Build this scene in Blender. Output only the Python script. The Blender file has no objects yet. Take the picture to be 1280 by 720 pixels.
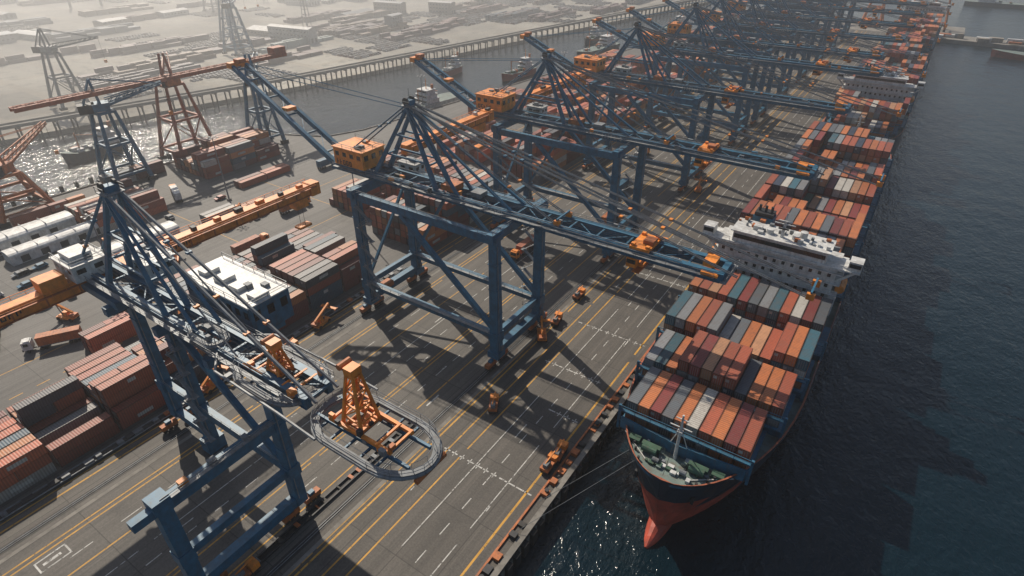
import bpy, math, random
from mathutils import Vector
R=random.Random(7)
rad=math.radians
S=bpy.context.scene
S.view_settings.view_transform='Standard'
try: S.view_settings.look='None'
except: pass
S.view_settings.exposure=0

# ---------------------------------------------------------------- materials
def newmat(name):
    m=bpy.data.materials.new(name); m.use_nodes=True
    nt=m.node_tree; b=nt.nodes.get('Principled BSDF')
    return m,nt,b
def N(nt,t,**k):
    n=nt.nodes.new(t)
    for a,v in k.items(): setattr(n,a,v)
    return n
def coords(nt,sc=(1,1,1)):
    tc=N(nt,'ShaderNodeTexCoord'); mp=N(nt,'ShaderNodeMapping')
    mp.inputs['Scale'].default_value=sc
    nt.links.new(tc.outputs['Object'],mp.inputs['Vector'])
    return mp.outputs['Vector']
def noise(nt,vec,scale,detail=4,rough=.55):
    n=N(nt,'ShaderNodeTexNoise'); n.inputs['Scale'].default_value=scale
    n.inputs['Detail'].default_value=detail; n.inputs['Roughness'].default_value=rough
    nt.links.new(vec,n.inputs['Vector']); return n.outputs['Fac']
def ramp(nt,fac,a,b,ca=(0,0,0,1),cb=(1,1,1,1)):
    r=N(nt,'ShaderNodeValToRGB'); e=r.color_ramp.elements
    e[0].position=a; e[0].color=ca; e[1].position=b; e[1].color=cb
    nt.links.new(fac,r.inputs['Fac']); return r.outputs['Color']
def mix(nt,fac,a,b,mode='MIX'):
    m=N(nt,'ShaderNodeMix',data_type='RGBA',blend_type=mode)
    for sock,v in ((m.inputs[0],fac),(m.inputs[6],a),(m.inputs[7],b)):
        if isinstance(v,bpy.types.NodeSocket): nt.links.new(v,sock)
        elif isinstance(v,(int,float)): sock.default_value=v
        else: sock.default_value=(v[0],v[1],v[2],1)
    return m.outputs[2]
def paint(name,col,rough=.5,metal=0,dirt=.35,dirtcol=(.09,.06,.045),sc=.6):
    m,nt,b=newmat(name); v=coords(nt)
    n1=noise(nt,v,sc,4); n2=noise(nt,coords(nt,(1,1,.25)),sc*3,3)
    c=mix(nt,ramp(nt,n1,.35,.7),tuple(x*.7 for x in col),tuple(min(1,x*1.18) for x in col))
    f=ramp(nt,n2,.5,.72,(0,0,0,1),(dirt,dirt,dirt,1))
    c=mix(nt,f,c,dirtcol)
    nt.links.new(c,b.inputs['Base Color']); b.inputs['Roughness'].default_value=rough
    b.inputs['Metallic'].default_value=metal
    return m
M={}
M['blue']=paint('crane_blue_paint',(.022,.125,.215),.5,0,.3,(.07,.06,.055))
M['blue2']=paint('ship_blue_paint',(.025,.12,.2),.5,0,.4)
M['orange']=paint('orange_paint',(.8,.25,.025),.5,0,.35,(.25,.09,.03))
M['orange_d']=paint('rust_orange_paint',(.45,.13,.03),.6,0,.55)
M['redcrane']=paint('red_oxide_paint',(.36,.1,.045),.6,0,.5)
M['steel']=paint('galvanised_steel',(.22,.235,.245),.55,.1,.5)
M['grey']=paint('grey_paint',(.17,.185,.195),.6,0,.5)
M['dark']=paint('dark_steel',(.02,.022,.026),.6,0,.3)
M['white']=paint('white_paint',(.58,.58,.56),.5,0,.45,(.22,.16,.11))
M['glass']=paint('window_glass',(.012,.018,.022),.15,0,0)
M['rubber']=paint('black_rubber',(.012,.012,.012),.8,0,.2)
M['hull']=paint('hull_navy_paint',(.018,.032,.05),.45,0,.6,(.1,.05,.03),.15)
M['red']=paint('antifouling_red',(.44,.07,.038),.6,0,.5,(.15,.06,.045),.3)
M['deck']=paint('deck_paint',(.15,.2,.18),.7,0,.7,(.13,.085,.06),.25)
M['green']=paint('green_machinery',(.04,.1,.06),.6,0,.4)
M['concrete']=paint('concrete',(.22,.205,.18),.85,0,.6,(.08,.07,.06),.2)
M['rail']=paint('rail_trench',(.03,.028,.026),.7,0,.5)
M['roof']=paint('roof_metal',(.36,.36,.35),.6,0,.4)
M['roofb']=paint('roof_blue',(.12,.17,.22),.6,0,.4)
M['tan']=paint('tan_wall',(.3,.26,.21),.8,0,.4)
M['hullred']=paint('hull_red_paint',(.3,.05,.04),.5,0,.4)

def asphalt(name,ca,cb,joints=True):
    m,nt,b=newmat(name); v=coords(nt)
    c=mix(nt,ramp(nt,noise(nt,v,.022,5,.6),.3,.72),ca,cb)
    st=noise(nt,coords(nt,(.55,.012,1)),1.0,5,.65)
    c=mix(nt,ramp(nt,st,.42,.62,(0,0,0,1),(.55,.55,.55,1)),c,tuple(x*.42 for x in ca))
    st2=noise(nt,coords(nt,(1.3,.02,1)),1.0,3,.6)
    c=mix(nt,ramp(nt,st2,.56,.72,(0,0,0,1),(.4,.4,.4,1)),c,tuple(x*1.7 for x in cb))
    tyre=noise(nt,coords(nt,(2.2,.035,1)),1.0,4,.7)
    c=mix(nt,ramp(nt,tyre,.55,.66,(0,0,0,1),(.42,.42,.42,1)),c,(.02,.019,.018))
    sp=noise(nt,v,.13,6,.72)
    c=mix(nt,ramp(nt,sp,.55,.7,(0,0,0,1),(.65,.65,.65,1)),c,(.024,.02,.018))
    sp2=noise(nt,v,.7,5,.7)
    c=mix(nt,ramp(nt,sp2,.6,.7,(0,0,0,1),(.5,.5,.5,1)),c,(.02,.017,.015))
    fine=noise(nt,v,2.5,4,.7)
    c=mix(nt,.35,c,ramp(nt,fine,.3,.7,(.03,.028,.026,1),(.17,.16,.14,1)))
    if joints:
        br=N(nt,'ShaderNodeTexBrick'); br.offset=0
        br.inputs['Scale'].default_value=1; br.inputs['Mortar Size'].default_value=.1
        br.inputs['Brick Width'].default_value=9; br.inputs['Row Height'].default_value=14
        br.inputs['Color1'].default_value=(1,1,1,1); br.inputs['Color2'].default_value=(.82,.82,.82,1)
        br.inputs['Mortar'].default_value=(.45,.45,.45,1)
        nt.links.new(v,br.inputs['Vector'])
        c=mix(nt,1.0,c,br.outputs['Color'],'MULTIPLY')
    nt.links.new(c,b.inputs['Base Color']); b.inputs['Roughness'].default_value=.72
    bp=N(nt,'ShaderNodeBump'); bp.inputs['Strength'].default_value=.3; bp.inputs['Distance'].default_value=.05
    nt.links.new(fine,bp.inputs['Height']); nt.links.new(bp.outputs['Normal'],b.inputs['Normal'])
    return m
M['asphalt']=asphalt('asphalt',(.08,.07,.06),(.135,.119,.102))
M['yard']=asphalt('yard_concrete',(.095,.09,.084),(.16,.15,.137))
M['apron']=asphalt('apron_asphalt',(.072,.06,.05),(.12,.103,.086))

def linemat(name,col,wear):
    m,nt,b=newmat(name); v=coords(nt)
    nt.links.new(mix(nt,ramp(nt,noise(nt,v,.4,5),.3,.7),tuple(x*.6 for x in col),col),b.inputs['Base Color'])
    b.inputs['Roughness'].default_value=.7
    nt.links.new(ramp(nt,noise(nt,v,1.1,6,.75),wear,wear+.1),b.inputs['Alpha'])
    return m
M['yline']=linemat('yellow_marking',(.62,.32,.04),.33)
M['wline']=linemat('white_marking',(.6,.59,.55),.38)

# container material
m,nt,b=newmat('container_paint'); v=coords(nt)
at=N(nt,'ShaderNodeAttribute',attribute_name='Col')
wv=N(nt,'ShaderNodeTexWave',bands_direction='Y'); wv.inputs['Scale'].default_value=.6
nt.links.new(v,wv.inputs['Vector'])
c=mix(nt,ramp(nt,wv.outputs['Fac'],.2,.6,(.35,.35,.35,1),(0,0,0,1)),at.outputs['Color'],(.02,.015,.012))
c=mix(nt,ramp(nt,noise(nt,v,.35,6,.72),.48,.72,(0,0,0,1),(.42,.42,.42,1)),c,(.12,.07,.05))
c=mix(nt,ramp(nt,noise(nt,v,1.6,5,.75),.57,.67,(0,0,0,1),(.45,.45,.45,1)),c,(.05,.032,.025))
c=mix(nt,ramp(nt,noise(nt,v,3,3,.7),.5,.8,(0,0,0,1),(.15,.15,.15,1)),c,(.25,.22,.19))
nt.links.new(c,b.inputs['Base Color']); b.inputs['Roughness'].default_value=.55
bp=N(nt,'ShaderNodeBump'); bp.inputs['Strength'].default_value=.5; bp.inputs['Distance'].default_value=.05
nt.links.new(wv.outputs['Fac'],bp.inputs['Height']); nt.links.new(bp.outputs['Normal'],b.inputs['Normal'])
M['cont']=m

# water
m,nt,b=newmat('sea_water'); v=coords(nt)
b.inputs['Base Color'].default_value=(.002,.012,.019,1); b.inputs['Roughness'].default_value=.1
b.inputs['IOR'].default_value=1.33
n1=noise(nt,coords(nt,(1,.55,1)),.2,5,.62); n2=noise(nt,v,.03,4,.5); n3=noise(nt,coords(nt,(1,.7,1)),.9,3,.6)
a=N(nt,'ShaderNodeMath',operation='MULTIPLY_ADD'); nt.links.new(n2,a.inputs[0]); a.inputs[1].default_value=1.6; nt.links.new(n1,a.inputs[2])
a2=N(nt,'ShaderNodeMath',operation='MULTIPLY_ADD'); nt.links.new(n3,a2.inputs[0]); a2.inputs[1].default_value=.35; nt.links.new(a.outputs[0],a2.inputs[2])
bp=N(nt,'ShaderNodeBump'); bp.inputs['Strength'].default_value=.75; bp.inputs['Distance'].default_value=1.1
nt.links.new(a2.outputs[0],bp.inputs['Height']); nt.links.new(bp.outputs['Normal'],b.inputs['Normal'])
M['water']=m

# far land
m,nt,b=newmat('reclaimed_land'); v=coords(nt)
c=mix(nt,ramp(nt,noise(nt,v,.006,6,.6),.35,.65),(.2,.185,.16),(.45,.42,.36))
br=N(nt,'ShaderNodeTexBrick'); br.inputs['Scale'].default_value=1; br.inputs['Brick Width'].default_value=70; br.inputs['Row Height'].default_value=38
br.inputs['Mortar Size'].default_value=3.2; br.inputs['Color1'].default_value=(.62,.62,.62,1); br.inputs['Color2'].default_value=(1.0,1.0,.98,1); br.inputs['Mortar'].default_value=(.85,.82,.78,1)
nt.links.new(v,br.inputs['Vector'])
c=mix(nt,1.0,c,br.outputs['Color'],'MULTIPLY')
c=mix(nt,ramp(nt,noise(nt,v,.12,6,.8),.52,.62,(0,0,0,1),(.55,.55,.55,1)),c,(.09,.09,.08))
nt.links.new(c,b.inputs['Base Color']); b.inputs['Roughness'].default_value=.9
M['land']=m

# ---------------------------------------------------------------- mesh builder
class MB:
    def __init__(s): s.v=[];s.f=[];s.m=[];s.mats=[]
    def mi(s,k):
        if k not in s.mats: s.mats.append(k)
        return s.mats.index(k)
    def hexa(s,p,mat):
        i=len(s.v); s.v+=p; k=s.mi(mat)
        s.f+=[(i,i+3,i+2,i+1),(i+4,i+5,i+6,i+7),(i,i+1,i+5,i+4),(i+1,i+2,i+6,i+5),(i+2,i+3,i+7,i+6),(i+3,i,i+4,i+7)]
        s.m+=[k]*6
    def bx(s,x0,x1,y0,y1,z0,z1,mat):
        s.hexa([(x0,y0,z0),(x1,y0,z0),(x1,y1,z0),(x0,y1,z0),(x0,y0,z1),(x1,y0,z1),(x1,y1,z1),(x0,y1,z1)],mat)
    def box(s,c,d,mat,rz=0):
        ca,sa=math.cos(rz),math.sin(rz); p=[]
        for z in (-.5,.5):
            for x,y in ((-.5,-.5),(.5,-.5),(.5,.5),(-.5,.5)):
                X,Y=x*d[0],y*d[1]
                p.append((c[0]+X*ca-Y*sa,c[1]+X*sa+Y*ca,c[2]+z*d[2]))
        s.hexa(p,mat)
    def beam(s,p0,p1,w,h,mat,w1=None,h1=None):
        p0=Vector(p0);p1=Vector(p1);d=(p1-p0)
        if d.length<1e-4: return
        d.normalize()
        j=1+R.uniform(-.012,.012); w*=j; h*=j
        w1=w if w1 is None else w1*j; h1=h if h1 is None else h1*j
        sd=Vector((1,0,0)) if abs(d.z)>.98 else d.cross(Vector((0,0,1))).normalized()
        up=sd.cross(d).normalized(); p=[]
        for q,a,bb in ((p0,w,h),(p1,w1,h1)):
            for x,y in ((-.5,-.5),(.5,-.5),(.5,.5),(-.5,.5)):
                p.append(tuple(q+sd*x*a+up*y*bb))
        s.hexa(p,mat)
    def tube(s,p0,p1,r,mat,n=6,r1=None):
        p0=Vector(p0);p1=Vector(p1);d=(p1-p0)
        if d.length<1e-4: return
        d.normalize(); r1=r if r1 is None else r1
        sd=Vector((1,0,0)) if abs(d.z)>.98 else d.cross(Vector((0,0,1))).normalized()
        up=sd.cross(d).normalized(); i=len(s.v)
        for q,rr in ((p0,r),(p1,r1)):
            for k in range(n):
                a=2*math.pi*k/n; s.v.append(tuple(q+sd*math.cos(a)*rr+up*math.sin(a)*rr))
        k=s.mi(mat)
        for j in range(n):
            s.f.append((i+j,i+(j+1)%n,i+n+(j+1)%n,i+n+j)); s.m.append(k)
        s.f.append(tuple(i+j for j in range(n))[::-1]); s.f.append(tuple(i+n+j for j in range(n))); s.m+=[k,k]
    def path(s,pts,r,mat,n=6,closed=False):
        q=pts+[pts[0]] if closed else pts
        for a,b in zip(q,q[1:]): s.tube(a,b,r,mat,n)
    def prism(s,poly,z0,z1,mat,mside=None):
        i=len(s.v);n=len(poly)
        s.v+=[(x,y,z0) for x,y in poly]+[(x,y,z1) for x,y in poly]
        s.f.append(tuple(range(i,i+n))[::-1]); s.m.append(s.mi(mside or mat))
        s.f.append(tuple(range(i+n,i+2*n))); s.m.append(s.mi(mat))
        for j in range(n):
            s.f.append((i+j,i+(j+1)%n,i+n+(j+1)%n,i+n+j)); s.m.append(s.mi(mside or mat))
    def quad(s,pts,mat):
        i=len(s.v); s.v+=pts; s.f.append(tuple(range(i,i+len(pts)))); s.m.append(s.mi(mat))
    def rail(s,p0,p1,mat='steel',h=1.1,step=3.0,r=.05):
        p0=Vector(p0);p1=Vector(p1);L=(p1-p0).length;n=max(1,int(L/step))
        u=Vector((0,0,h))
        s.beam(p0+u,p1+u,r*2,r*2,mat); s.beam(p0+u*.5,p1+u*.5,r*1.4,r*1.4,mat)
        for k in range(n+1):
            q=p0.lerp(p1,k/n); s.beam(q,q+u,r*1.6,r*1.6,mat)
    def obj(s,name,parent=None):
        me=bpy.data.meshes.new(name); me.from_pydata(s.v,[],s.f)
        for k in s.mats: me.materials.append(M[k])
        me.polygons.foreach_set('material_index',s.m); me.update()
        o=bpy.data.objects.new(name,me); S.collection.objects.link(o)
        if parent: o.parent=parent
        return o
def empty(name):
    o=bpy.data.objects.new(name,None); S.collection.objects.link(o); return o

# ---------------------------------------------------------------- containers
PAL_SHIP=[((.52,.16,.05),8),((.4,.095,.045),6),((.25,.26,.27),2.6),((.48,.45,.4),2),((.035,.12,.16),1),((.03,.05,.09),1.6),((.22,.035,.03),3),((.5,.25,.13),3),((.11,.125,.14),2),((.08,.13,.09),.5)]
PAL_YARD=[((.45,.105,.045),6),((.3,.065,.035),6),((.54,.19,.06),4),((.2,.2,.2),1.6),((.5,.46,.4),1),((.03,.08,.12),1),((.17,.035,.03),3.5),((.08,.08,.09),1)]
PAL_DARK=[((.26,.07,.045),3),((.05,.1,.14),3),((.03,.055,.09),2),((.18,.18,.18),2),((.15,.035,.03),3)]
def pick(p):
    t=R.uniform(0,sum(w for _,w in p))
    for c,w in p:
        t-=w
        if t<=0: break
    k=R.uniform(.7,1.15); return (c[0]*k,c[1]*k,c[2]*k,1)
CW,CL,CH=2.44,12.19,2.6
class CB:
    def __init__(s): s.v=[];s.f=[];s.c=[]
    def b(s,x0,x1,y0,y1,z0,z1,c):
        i=len(s.v)
        s.v+=[(x0,y0,z0),(x1,y0,z0),(x1,y1,z0),(x0,y1,z0),(x0,y0,z1),(x1,y0,z1),(x1,y1,z1),(x0,y1,z1)]
        s.f+=[(i,i+3,i+2,i+1),(i+4,i+5,i+6,i+7),(i,i+1,i+5,i+4),(i+1,i+2,i+6,i+5),(i+2,i+3,i+7,i+6),(i+3,i,i+4,i+7)]
        s.c+=list(c)*8
    def cont(s,x,y,z,c,ln=CL,detail=0,cw=CW,top=True):
        x+=R.uniform(-.04,.04); y+=R.uniform(-.15,.15); e=R.uniform(0,.02)
        s.b(x,x+cw,y,y+ln,z+.06,z+CH-e,c)
        if detail:
            dk=(c[0]*.45,c[1]*.45,c[2]*.45,1)
            for xx in (x-.02,x+cw-.12): s.b(xx,xx+.14,y-.03,y+.12,z+.03,z+CH-e+.02,dk)
            s.b(x+.1,x+cw-.1,y-.03,y+.1,z+CH-.2,z+CH-e+.015,dk)
            if top:
                for xx in (x-.015,x+cw-.125): s.b(xx,xx+.14,y+.12,y+ln-.02,z+CH-.2,z+CH-e+.018,dk)
            if detail>1:
                for k in (.2,.4,.6,.8): s.b(x+k*cw-.03,x+k*cw+.03,y-.07,y-.015,z+.2,z+CH-.25,(.3,.3,.29,1))
                if R.random()<.4: s.b(x+.25,x+cw*.45,y-.045,y-.012,z+CH*.55,z+CH*.8,(.42,.41,.38,1))
            r=R.random()
            if r<.35:
                a=y+R.uniform(1,6); w=R.uniform(1.5,4)
                if a+w<y+ln-.5: s.b(x-.012,x+cw+.012,a,a+w,z+CH*.35,z+CH*.72,(.5,.49,.45,1) if sum(c[:3])<1 else (.1,.12,.2,1))
    def obj(s,name,parent=None):
        me=bpy.data.meshes.new(name); me.from_pydata(s.v,[],s.f); me.materials.append(M['cont'])
        at=me.attributes.new('Col','FLOAT_COLOR','POINT'); at.data.foreach_set('color',s.c); me.update()
        o=bpy.data.objects.new(name,me); S.collection.objects.link(o)
        if parent:o.parent=parent
        return o
def block(name,x0,x1,y0,y1,tmin,tmax,pal=PAL_YARD,z0=0,detail=1,gx=.38,gy=.7,fill=.97,short=.2):
    cb=CB()
    ny=int((y1-y0)/(CL+gy)); nx=int((x1-x0)/(CW+gx))
    for j in range(ny):
        base=R.randint(tmin,tmax)
        for i in range(nx):
            if R.random()>fill: continue
            if R.random()<.45: base=R.randint(tmin,tmax)
            x=x0+i*(CW+gx); y=y0+j*(CL+gy)
            run=pick(pal)
            for t in range(base):
                if R.random()<.7: run=pick(pal)
                if R.random()<short:
                    cb.cont(x,y,z0+t*CH,run,6.0,detail,top=t>=base-1); cb.cont(x,y+6.2,z0+t*CH,pick(pal),6.0,detail,top=t>=base-1)
                else: cb.cont(x,y,z0+t*CH,run,CL,detail,top=t>=base-1)
    return cb.obj(name)

# ---------------------------------------------------------------- ground & water
b=MB(); b.quad([(-6000,-6000,-3.5),(6000,-6000,-3.5),(6000,6000,-3.5),(-6000,6000,-3.5)],'water'); b.obj('sea_water')
TERM=[(-36,-260),(-36,705),(-192,705),(-217,440),(-240,215),(-248,196),(-275,183),(-280,120),(-290,-60),(-292,-260)]
b=MB(); b.prism(TERM,-9,0,'asphalt','concrete'); b.obj('terminal_ground')
b=MB(); b.quad([(-69,-260,.004),(-36.9,-260,.004),(-36.9,704,.004),(-69,704,.004)],'apron'); b.obj('quay_apron_pavement')
b=MB(); b.quad([(-286,-250,.004),(-124,-250,.004),(-124,700,.004),(-190,700,.004),(-215,440,.004),(-238,215,.004),(-246,194,.004),(-272,181,.004),(-277,120,.004)],'yard'); b.obj('container_yard_pavement')
b=MB(); P=TERM[2:]
for (x0,y0),(x1,y1) in zip(P,P[1:]): b.beam((x0,y0,.25),(x1,y1,.25),.7,.5,'concrete')
y=-50
while y<180:
    b.bx(-293,-291.5,y,y+1.2,-3,-.2,'rubber'); y+=6
b.obj('canal_wall_kerb')
LAND=[(-400,-600),(-385,100),(-346,263),(-262,800),(-235,1000),(-330,1120),(-700,1300),(-1500,2100),(-4000,3000),(-4000,-600)]
b=MB(); b.prism(LAND,-9,-1.0,'land','concrete'); b.obj('reclaimed_land')

# markings
b=MB()
def ln(x0,x1,y0,y1,mat): b.quad([(x0,y0,.008),(x1,y0,.008),(x1,y1,.008),(x0,y1,.008)],mat)
for x,w in ((-41.5,.45),(-58.5,.32),(-62,.32),(-66,.4),(-67,.22),(-76,.3),(-84,.3),(-85,.3),(-99.5,.3),(-108,.32),(-109.2,.32),(-119.5,.4),(-121.5,.32)):
    y=-240
    while y<700:
        L=R.uniform(25,90); ln(x-w/2,x+w/2,y,min(y+L,700),'yline'); y+=L+R.uniform(.5,6)
for x,dash in ((-46,0),(-50,3),(-54.3,0),(-80,3),(-90,3),(-94,0),(-103,4)):
    y=-240
    while y<700:
        L=dash or R.uniform(15,60); ln(x-.1,x+.1,y,min(y+L,700),'wline'); y+=L+(dash*1.3 if dash else R.uniform(1,10))
for yy,x0,x1 in ((67,-65,-40),(125,-61,-40),(105,-60,-44),(90,-50,-42),(20,-60,-40),(160,-62,-42),(215,-62,-42),(300,-62,-42),(380,-62,-42)):
    x=x0
    while x<x1:
        ln(x,x+R.uniform(1.2,1.9),yy-.16,yy+.16,'wline')
        if R.random()<.6: ln(x+.6,x+.8,yy-.8,yy+.8,'wline')
        x+=2.1
for k in range(34):
    x=R.uniform(-112,-45); y=R.uniform(-10,250); ln(x,x+R.uniform(.2,.4),y,y+R.uniform(1,5),'wline')
for k in range(12): ln(-160,-159.7,20+k*6,23+k*6,'yline')
for yy in (-12,4):
    ln(-107,-104,yy,yy+.3,'wline'); ln(-107,-104,yy+5,yy+5.3,'wline'); ln(-107,-106.7,yy+.3,yy+5,'wline'); ln(-104.3,-104,yy+.3,yy+5,'wline'); ln(-105.8,-105.2,yy+1,yy+4,'wline')
for y in range(-20,700,40): ln(-212 if y>180 else -230,-170,y+.0,y+.25,'yline')
for x in (-172,-200): ln(x,x+.25,-200,380,'yline')
b.obj('road_markings')
for X in (-70,-115):
    b=MB(); b.bx(X-.9,X+.9,-250,702,-.2,.02,'rail')
    for dx in (-.25,.25): b.bx(X+dx-.05,X+dx+.05,-250,702,.02,.14,'steel')
    b.bx(X+2.0,X+2.9,-250,702,-.1,.03,'concrete'); b.obj('crane_rail')
b=MB(); b.bx(-37.2,-36,-258,704,-.5,.42,'concrete')
b.bx(-39.3,-38.9,-258,704,0,.35,'orange_d')
y=-30
while y<700:
    if R.random()<.85: b.bx(-38.8+R.uniform(-.1,.2),-37.4,y,y+R.uniform(.7,1.7),0,R.uniform(.4,1.0),R.choice(['orange_d','dark','orange_d','rail','grey']))
    b.bx(-36,-35.2,y,y+1.6,-3.4,-.3,'rubber'); y+=R.uniform(2.5,3.4)
b.obj('quay_edge_kerb')
y=-20; 
while y<360:
    b=MB(); b.tube((-38,y,.4),(-38,y,.85),.32,'dark',8); b.tube((-38,y,.85),(-38,y,1.15),.5,'dark',8); b.box((-38,y,.47),(1.1,1.1,.1),'orange_d'); b.obj('mooring_bollard'); y+=22.3

# ---------------------------------------------------------------- cranes
def bogie(b,x,y):
    for s in (-1,1):
        b.box((x,y+s*2.6,1.6),(1.3,3.6,1.1),'orange_d'); b.box((x,y+s*2.6,2.4),(.9,1.2,.8),'blue')
        for k in (-1.2,0,1.2): b.tube((x-.5,y+s*2.6+k,.65),(x+.5,y+s*2.6+k,.65),.5,'dark',10)
def letters(b,x,y,z,axis,n,h,mat='white',s=-1):
    for k in range(n):
        p=k*h*.85
        pat=R.randint(0,3)
        segs=[(0,0,.18,1)]
        if pat in(0,1): segs+=[(.18,.82,.6,1),(.18,0,.6,.18)]
        if pat in(0,2): segs+=[(.18,.42,.5,.58)]
        if pat in(1,3): segs+=[(.45,.18,.6,.82)]
        for a,c,d,e in segs:
            if axis=='x': b.bx(x+p+a*h,x+p+d*h,y+s*.03,y,z+c*h,z+e*h,mat)
            else: b.bx(x,x+.03,y+p+a*h,y+p+d*h,z+c*h,z+e*h,mat)
def house(b,x0,x1,y0,y1,z0,z1,mat,roof='roof'):
    b.bx(x0,x1,y0,y1,z0,z1,mat); b.bx(x0-.3,x1+.3,y0-.3,y1+.3,z1,z1+.25,roof)
    n=max(2,int((x1-x0)/2.4))
    for k in range(n):
        a=x0+(k+.25)*(x1-x0)/n; w=(x1-x0)/n*.5
        b.bx(a,a+w,y0-.04,y0,z0+(z1-z0)*.55,z0+(z1-z0)*.8,'glass')
    n=max(2,int((y1-y0)/2.4))
    for k in range(n):
        a=y0+(k+.25)*(y1-y0)/n; w=(y1-y0)/n*.5
        b.bx(x1,x1+.04,a,a+w,z0+(z1-z0)*.5,z0+(z1-z0)*.8,'glass')
    for k in range(3):
        xx=R.uniform(x0+1,x1-2); yy=R.uniform(y0+1,y1-2); b.bx(xx,xx+1.3,yy,yy+1.1,z1+.25,z1+R.uniform(.7,1.3),'grey')
    b.rail((x0,y0,z1+.2),(x1,y0,z1+.2)); b.rail((x1,y0,z1+.2),(x1,y1,z1+.2)); b.rail((x0,y1,z1+.2),(x1,y1,z1+.2))
def girder(b,x0,x1,yc,z,gw=3.0,det=True):
    for s in (-1,1):
        y=yc+s*gw
        b.beam((x0,y,z),(x1,y,z),1.0,1.8,'blue')
        b.beam((x0,y,z+.95),(x1,y,z+.95),1.35,.14,'blue'); b.beam((x0,y,z-.95),(x1,y,z-.95),1.35,.14,'blue')
        yo=yc+s*(gw+1.35)
        b.beam((x0+2,yo,z+.3),(x1-1,yo,z+.3),.9,.1,'steel')
        if det:
            b.rail((x0+2,yo+s*.45,z+.35),(x1-1,yo+s*.45,z+.35),'steel',1.1,3.2,.04)
            b.tube((x0+3,y+s*.3,z+1.3),(x1-8,y+s*.3,z+1.3),.12,'steel')
            k=x0+3
            while k<x1: b.box((k,y+s*.02,z),(.12,1.12,1.7),'blue'); k+=3.1
    n=int((x1-x0)/6.5); st=(x1-x0)/n
    for k in range(n+1):
        x=x0+k*st
        b.beam((x,yc-gw,z+.6),(x,yc+gw,z+.6),.4,.45,'blue')
        if k<n: b.beam((x,yc-gw*(-1)**k,z+.55),(x+st,yc+gw*(-1)**k,z+.55),.22,.22,'blue')
    for k in range(3): b.tube((x0+4,yc-1+k*.8,z+1.5),(x1-1,yc-1+k*.8,z+1.3),.045,'dark',4)
def apexframe(b,ax,yc,zb,za,feet,gw=3.0):
    for s in (-1,1):
        for fx,w in feet: b.beam((fx,yc+s*gw,zb),(ax,yc+s*1.1,za),w,w,'blue',w*.7,w*.7)
        for t in (.33,.62):
            f0=feet[0][0]; f1=feet[1][0]
            yy=yc+s*(gw+(1.1-gw)*t)
            b.beam((f0+(ax-f0)*t,yy,zb+(za-zb)*t),(f1+(ax-f1)*t,yy,zb+(za-zb)*t),.4,.4,'blue')
    for t in (.3,.6,1.0):
        for fx,w in feet[:2]:
            x=fx+(ax-fx)*t; z=zb+(za-zb)*t; g=gw+(1.1-gw)*t
            b.beam((x,yc-g,z),(x,yc+g,z),.4,.4,'blue')
    b.box((ax,yc,za+.5),(3.0,3.4,.2),'steel'); b.box((ax,yc,za+1.2),(1.6,2.4,1.2),'blue')
    for s in (-1,1):
        b.rail((ax-1.5,yc+s*1.7,za+.6),(ax+1.5,yc+s*1.7,za+.6),'steel',1.1,1.6)
        b.tube((ax-.2,yc+s*.9,za+1.5),(ax-.2,yc+s*1.3,za+1.5),1.0,'dark',12)
    b.tube((ax,yc,za+1.8),(ax,yc,za+4.6),.07,'steel')
def stays(b,ax,yc,za,zb,xs,gw=3.0,r=.17,dbl=True):
    for s in (-1,1):
        for x in xs:
            for o in ((-.28,.28) if dbl else (0,)):
                b.tube((ax,yc+s*1.1+o*.7,za+.9),(x,yc+s*gw+o,zb+1.1),r,'grey' if x>ax else 'blue',5)
            for t in (.35,.7):
                b.box((ax+(x-ax)*t,yc+s*(1.1+(gw-1.1)*t),za+.9+(zb+1.1-za-.9)*t),(.7,.9,.4),'orange' if t>.5 else 'blue')
def stair(b,x,y,z0,z1):
    z=z0;k=0
    while z<z1-3:
        a,c=(x,x+4) if k%2==0 else (x+4,x)
        b.beam((a,y,z),(c,y,z+3),.8,.14,'steel'); b.box((c,y,z+3),(1.2,1.2,.12),'steel')
        b.rail((a,y-.4,z),(c,y-.4,z+3),'steel',1.1,2,.04); z+=3;k+=1
def trolley(b,x,yc,z):
    b.box((x,yc,z+1.4),(4.4,7,.6),'orange'); b.box((x+1,yc,z+2.1),(2.2,2.6,1.0),'orange_d')
    for s in (-1,1):
        for k in (-1.6,1.6): b.box((x+k,yc+s*2.8,z+1.9),(.8,.8,.7),'orange')
    b.box((x-1.5,yc-2.2,z-2.4),(2.2,2.0,2.2),'orange'); b.bx(x-2.5,x-.5,yc-3.26,yc-3.2,z-2.6,z-1.6,'glass'); b.beam((x-1.5,yc-2.2,z-1.3),(x-1.5,yc-2.2,z+1.2),.4,.4,'blue')
    zb=z-R.uniform(2,4)
    for sx in (-1,1):
        for sy in (-1,1): b.tube((x+sx,yc+sy*1.8,z+1),(x+sx*.6,yc+sy*1.8,zb),.06,'dark',4)
    b.box((x,yc,zb-.4),(1.4,3.6,.6),'orange'); b.box((x,yc,zb-1.0),(1.6,8,.3),'orange_d')
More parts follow.
